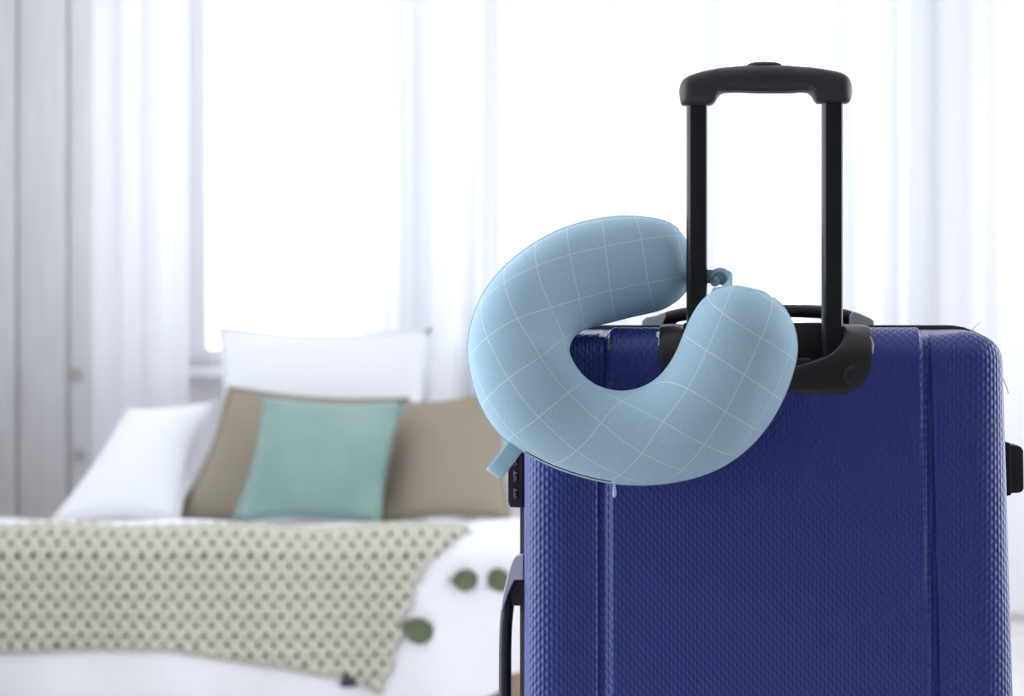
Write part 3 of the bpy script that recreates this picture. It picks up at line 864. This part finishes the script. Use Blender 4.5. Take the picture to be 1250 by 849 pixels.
# rubber stud on the right flank
prism('side_stud', [(1222, 541), (1241, 542.5), (1244.5, 545), (1246.2, 549), (1246.8, 595), (1244.5, 598.5), (1240, 599.5), (1222, 601)], DD-0.010, DD+0.030, M_RUB, case, 0.0025)
prism('stud_plate', [(1222, 538), (1230, 539), (1231, 602), (1222, 604)], DD-0.013, DD+0.033, M_RUB, case, 0.001)

# castors
for su in (UL + 0.06, UR(0.1) - 0.06):
    for w in (0.05, 0.21):
        box('castor_housing', (su-0.028, w-0.028, 0.045), (su+0.028, w+0.028, 0.075), M_PLAST, case, bevel=0.006, axes=L2W)
        c = Vector(L2W(su, w, 0.026))
        v, f = sweep([c - UX*0.013, c - UX*0.010, c + UX*0.010, c + UX*0.013], [0.021, 0.026, 0.026, 0.021], 20)
        wl = fix(mesh('castor_wheel', v, f, M_RUB, case))
        box('castor_fork', (su-0.018, w-0.01, 0.02), (su-0.014, w+0.01, 0.05), M_PLAST, wl, axes=L2W)
        box('castor_fork', (su+0.014, w-0.01, 0.02), (su+0.018, w+0.01, 0.05), M_PLAST, wl, axes=L2W)
# stray threads at the corner
for pts in ([(1180, 411, 0.06), (1184, 405, 0.06), (1190, 399, 0.06), (1198, 392.5, 0.06)], [(1222, 455, 0.05), (1225, 463, 0.05), (1228, 470, 0.05), (1231, 480, 0.05)]):
    v, f = sweep([P(*q) for q in pts], 0.00035, 6); mesh('stray_thread', v, f, M_RUB if pts[0][0] > 1200 else M_GREY, case)

# ------------------------------------------------------------------ neck pillow
SEC = [ # outer x,y  inner x,y  centre depth
 (838, 292, 838, 356, .070), (826, 278, 826, 368, .066), (806, 268.5, 806, 379, .060), (768, 264, 772, 387, .048), (725, 268, 740, 395, .034), (682, 281, 720, 400, .018), (640, 305, 707, 406.5, .002),
 (604, 338, 700, 413, -.014), (582, 374, 697, 418.5, -.026), (571.5, 415, 695.5, 424, -.036), (574, 453, 695.5, 430, -.041), (586, 492, 698, 437, -.044),
 (608, 527, 703, 446, -.045), (640, 552, 711, 456.5, -.046), (684, 573, 724, 467, -.046), (736, 587.5, 741, 474, -.046), (786, 591.5, 762, 476.5, -.047),
 (836, 585.5, 784, 471.5, -.048), (878, 571, 802, 460.5, -.049), (912, 547.5, 815, 446, -.050), (938, 518, 825, 429, -.050), (957, 484, 833, 410, -.049),
 (969, 450, 841, 391, -.047), (973, 424, 850, 375, -.045), (969, 398, 860, 363, -.043), (956, 373.5, 875, 353.5, -.041), (938, 358.5, 892, 348.5, -.040)]
secs = catmull(SEC, 5)
c2, ax2, dp = [], [], []
for (ox, oy, ix, iy, d) in secs:
    c2.append(Vector(((ox+ix)/2, (oy+iy)/2))); ax2.append(Vector(((ox-ix)/2, (oy-iy)/2))); dp.append(d - (0.004 if d < 0 else 0.004*max(0, 1 - d/0.03)))
# cloth coordinates: a flat U whose arms run parallel
ang = [math.atan2(-(c2[min(i+1, len(c2)-1)].y - c2[max(i-1, 0)].y), c2[min(i+1, len(c2)-1)].x - c2[max(i-1, 0)].x) for i in range(len(c2))]
un = [ang[0]]
for a in ang[1:]:
    d = a - un[-1]
    while d > PI: d -= 2*PI
    while d < -PI: d += 2*PI
    un.append(un[-1] + d)
iN = len(un) - 1; KT = 0.78
i_ref = 106                     # reference section on the lower arm
uang = [un[i_ref] + KT*(a - un[i_ref]) for a in un]
uc2 = [Vector((0, 0))] * len(c2)
for i in range(i_ref+1, len(c2)):
    s = math.sqrt(((c2[i]-c2[i-1]).length*SM)**2 + (dp[i]-dp[i-1])**2); uc2[i] = uc2[i-1] + Vector((math.cos(uang[i]), math.sin(uang[i])))*s
for i in range(i_ref-1, -1, -1):
    s = math.sqrt(((c2[i]-c2[i+1]).length*SM)**2 + (dp[i]-dp[i+1])**2); uc2[i] = uc2[i+1] - Vector((math.cos(uang[i]), math.sin(uang[i])))*s
ROT = math.radians(0)
NTH = 40
vs, uv, fs = [], [], []
LANG = un[i_ref]                # check lines run along the lower arm
def uvrot(p):
    c, s = math.cos(-LANG + math.radians(90+3)), math.sin(-LANG + math.radians(90+3))
    return (p.x*c - p.y*s, p.x*s + p.y*c)
def neck_pt(i, th, scale=1.0, lift=0.0):
    """th=0 faces the camera, +90 deg outer silhouette"""
    c, a = c2[i], ax2[i]; r = a.length*SM
    hd = min(0.046, r*0.92) * scale
    sx, cx = math.sin(th), math.cos(th)
    e = 2/2.15
    sx = math.copysign(abs(sx)**e, sx); cx = math.copysign(abs(cx)**e, cx)
    q = c + a*(sx*(scale + lift/r)); return P(q.x, q.y, dp[i] - (hd + lift)*cx)
def neck_uv(i, th, scale=1.0):
    r = ax2[i].length*SM*scale
    cr = Vector((math.cos(uang[i] + PI/2), math.sin(uang[i] + PI/2)))
    # outer side lies to the right of travel on the photo -> sign
    a = ax2[i]; tv = Vector((math.cos(un[i]), math.sin(un[i]))); sg = 1 if (tv.x*(-a.y) - tv.y*a.x) > 0 else -1
    return uvrot(uc2[i] + cr*(sg*r*1.12*th))
n = len(c2)
# start cap
def cap(i, direction):
    rings = []
    a = ax2[i]; t = Vector((a.y, -a.x)).normalized()
    nxt = c2[i] - c2[i + (1 if i == 0 else -1)]
    if t.dot(nxt) < 0: t = -t
    Lc = direction
    for q in range(1, 7):
        f_ = q/6; sc = math.sqrt(max(0.0, 1 - f_**2)) if q < 6 else 0.02
        rings.append((t*(Lc*f_), sc))
    return rings
def ring(i, shift=None, sc=1.0):
    for k in range(NTH):
        th = -PI + 2*PI*k/NTH
        if shift is None: vs.append(neck_pt(i, th)); uv.append(neck_uv(i, th))
        else:
            c = c2[i] + shift; a = ax2[i]; r = a.length*SM; hd = min(0.046, r*0.92)*sc
            q = c + a*(math.sin(th)*sc); vs.append(P(q.x, q.y, dp[i] - hd*math.cos(th)))
            e = neck_uv(i, th, sc); dsh = shift.length*SM
            sgn = -1 if i == 0 else 1
            dv = uvrot(Vector((math.cos(uang[i]), math.sin(uang[i])))*(sgn*dsh*1.2))
            uv.append((e[0]+dv[0], e[1]+dv[1]))
for sh_, sc in cap(0, 15.0)[::-1]: ring(0, sh_, sc)
for i in range(n): ring(i)
for sh_, sc in cap(n-1, 3.5): ring(n-1, sh_, sc)
R_ = len(vs)//NTH
for i in range(R_-1):
    for k in range(NTH): fs.append([i*NTH+k, i*NTH+(k+1) % NTH, (i+1)*NTH+(k+1) % NTH, (i+1)*NTH+k])
fs += [list(range(NTH)), [(R_-1)*NTH + k for k in range(NTH)]]
neck = thing('neck_pillow', P(786, 591, -0.046), 'pale blue checked travel neck pillow strapped to the trolley tube', 'neck pillow')
body = mesh('cushion_body', vs, fs, M_NECK, neck, uvs=uv)
# a crossing of the check sits on the front of the lower arm
tgt = Vector((864, 427)); best = (1e9, 0, 0)
for i in range(70, n):
    for k in range(-60, 61, 2):
        th = math.radians(k); q = c2[i] + ax2[i]*math.sin(th); d = (q - tgt).length
        if d < best[0]: best = (d, i, th)
u0 = neck_uv(best[1], best[2]); ph_ = M_NECK.node_tree.nodes['check_phase']
ph_.inputs[0].default_value = 20.5*CH_P - u0[0]; ph_.inputs[1].default_value = 20.5*CH_Q - u0[1]
bm = bmesh.new(); bm.from_mesh(body.data); bmesh.ops.recalc_face_normals(bm, faces=bm.faces); bm.to_mesh(body.data); bm.free()
# outer seam and the zip set into it
sm = [neck_pt(i, math.radians(96), 1.0, 0.0004) for i in range(4, n-2)]
v, f = sweep(sm, 0.0007, 6); mesh('seam', v, f, M_NECK2, neck)
zi = [i for i in range(n) if 638 < secs[i][0] < 752 and secs[i][1] > 500]
v, f = sweep([neck_pt(i, math.radians(74), 1.0, 0.0002) for i in zi], 0.0008, 6); zp = mesh('zip', v, f, M_ZIP, neck)
e = P(750, 589, -0.060)
prof = [(0.0, 0.0006), (0.0012, 0.0010), (0.0035, 0.0011), (0.007, 0.0017), (0.0105, 0.0019), (0.0125, 0.0013), (0.0135, 0.0004)]
v, f = sweep([e - Vector((0, 0, d)) for d, _ in prof], [(r, r*0.6) for _, r in prof], 10, up=Vector((0, 1, 0))); mesh('zip_pull', v, f, M_PULL, zp)
e0 = P(750, 585, -0.061); v, f = sweep([e0, (e0+e)/2, e], 0.0013, 8); mesh('zip_slider', v, f, M_PULL, zp)

def ribbon(pts, widths, thick):
    """pts: world points, widths: width vectors; flat band"""
    vs, fs = [], []
    n = len(pts)
    for i in range(n):
        t = (pts[min(i+1, n-1)] - pts[max(i-1, 0)]).normalized(); wv = widths[i]
        nn = t.cross(wv).normalized()*(thick/2)
        for s, q in ((-1, 1), (-0.8, 1.3), (0.8, 1.3), (1, 1), (1, -1), (0.8, -1.3), (-0.8, -1.3), (-1, -1)):
            vs.append(pts[i] + wv*(s/2) + nn*q)
    for i in range(n-1):
        for k in range(8): fs.append([i*8+k, i*8+(k+1) % 8, (i+1)*8+(k+1) % 8, (i+1)*8+k])
    fs += [list(range(8))[::-1], [(n-1)*8+k for k in range(8)]]
    return vs, fs
# hanging loop at the outer edge: a folded band
wv = (P(641, 547, -0.05) - P(624, 535.5, -0.05))
lp = [P(638, 533, -0.052), P(630, 544, -0.056), P(621, 556, -0.057), P(611, 569, -0.057), P(605.5, 576, -0.055), P(603, 577.5, -0.051), P(604.5, 574, -0.046), P(612, 564, -0.044), P(622, 552, -0.043), P(632, 540, -0.043)]
ws = [wv*(1.0 if i < 4 else 1.0) for i in range(len(lp))]
v, f = ribbon(lp, ws, 0.0022); fix(mesh('hanging_loop', v, f, M_NECK2, neck))
# snap strap closing the arms behind the tube
up = Vector((0, 0, 1))
sp2 = [P(842, 330, .066), P(852, 334, .056), P(864, 337, .050), P(876, 338, .046), P(884, 338.5, .043), P(889, 340, .034), P(890, 342, .022), P(887, 346, .008), P(882, 352, -.010), P(880, 358, -.022)]
w2 = [up*0.013]*4 + [up*0.015 + UX*0.001, up*0.015 + UX*0.002, up*0.013 + UX*0.005, up*0.010 + UX*0.010, UX*0.018, UX*0.018]
v, f = ribbon(sp2, w2, 0.0022); st_ = fix(mesh('snap_strap', v, f, M_NECK2, neck))
v, f = ribbon([P(879 + 12*math.cos(math.radians(a)), 342 - 12.5*math.sin(math.radians(a)), .036 - 0.012*k/12) for k, a in enumerate(range(165, -66, -19))], [NX_*0.012]*13, 0.0035)
fix(mesh('strap_edge', v, f, M_NECK2, st_))
c = P(873, 343.5, 0.044)
v, f = sweep([c, c - NX_*0.002, c - NX_*0.0032, c - NX_*0.0036], [0.0048, 0.0048, 0.0036, 0.0012], 18, up=Vector((0, 0, 1)))
fix(mesh('snap_button', v, f, M_SNAP, st_))

for o in bpy.data.objects:
    if '_w' in o: del o['_w']
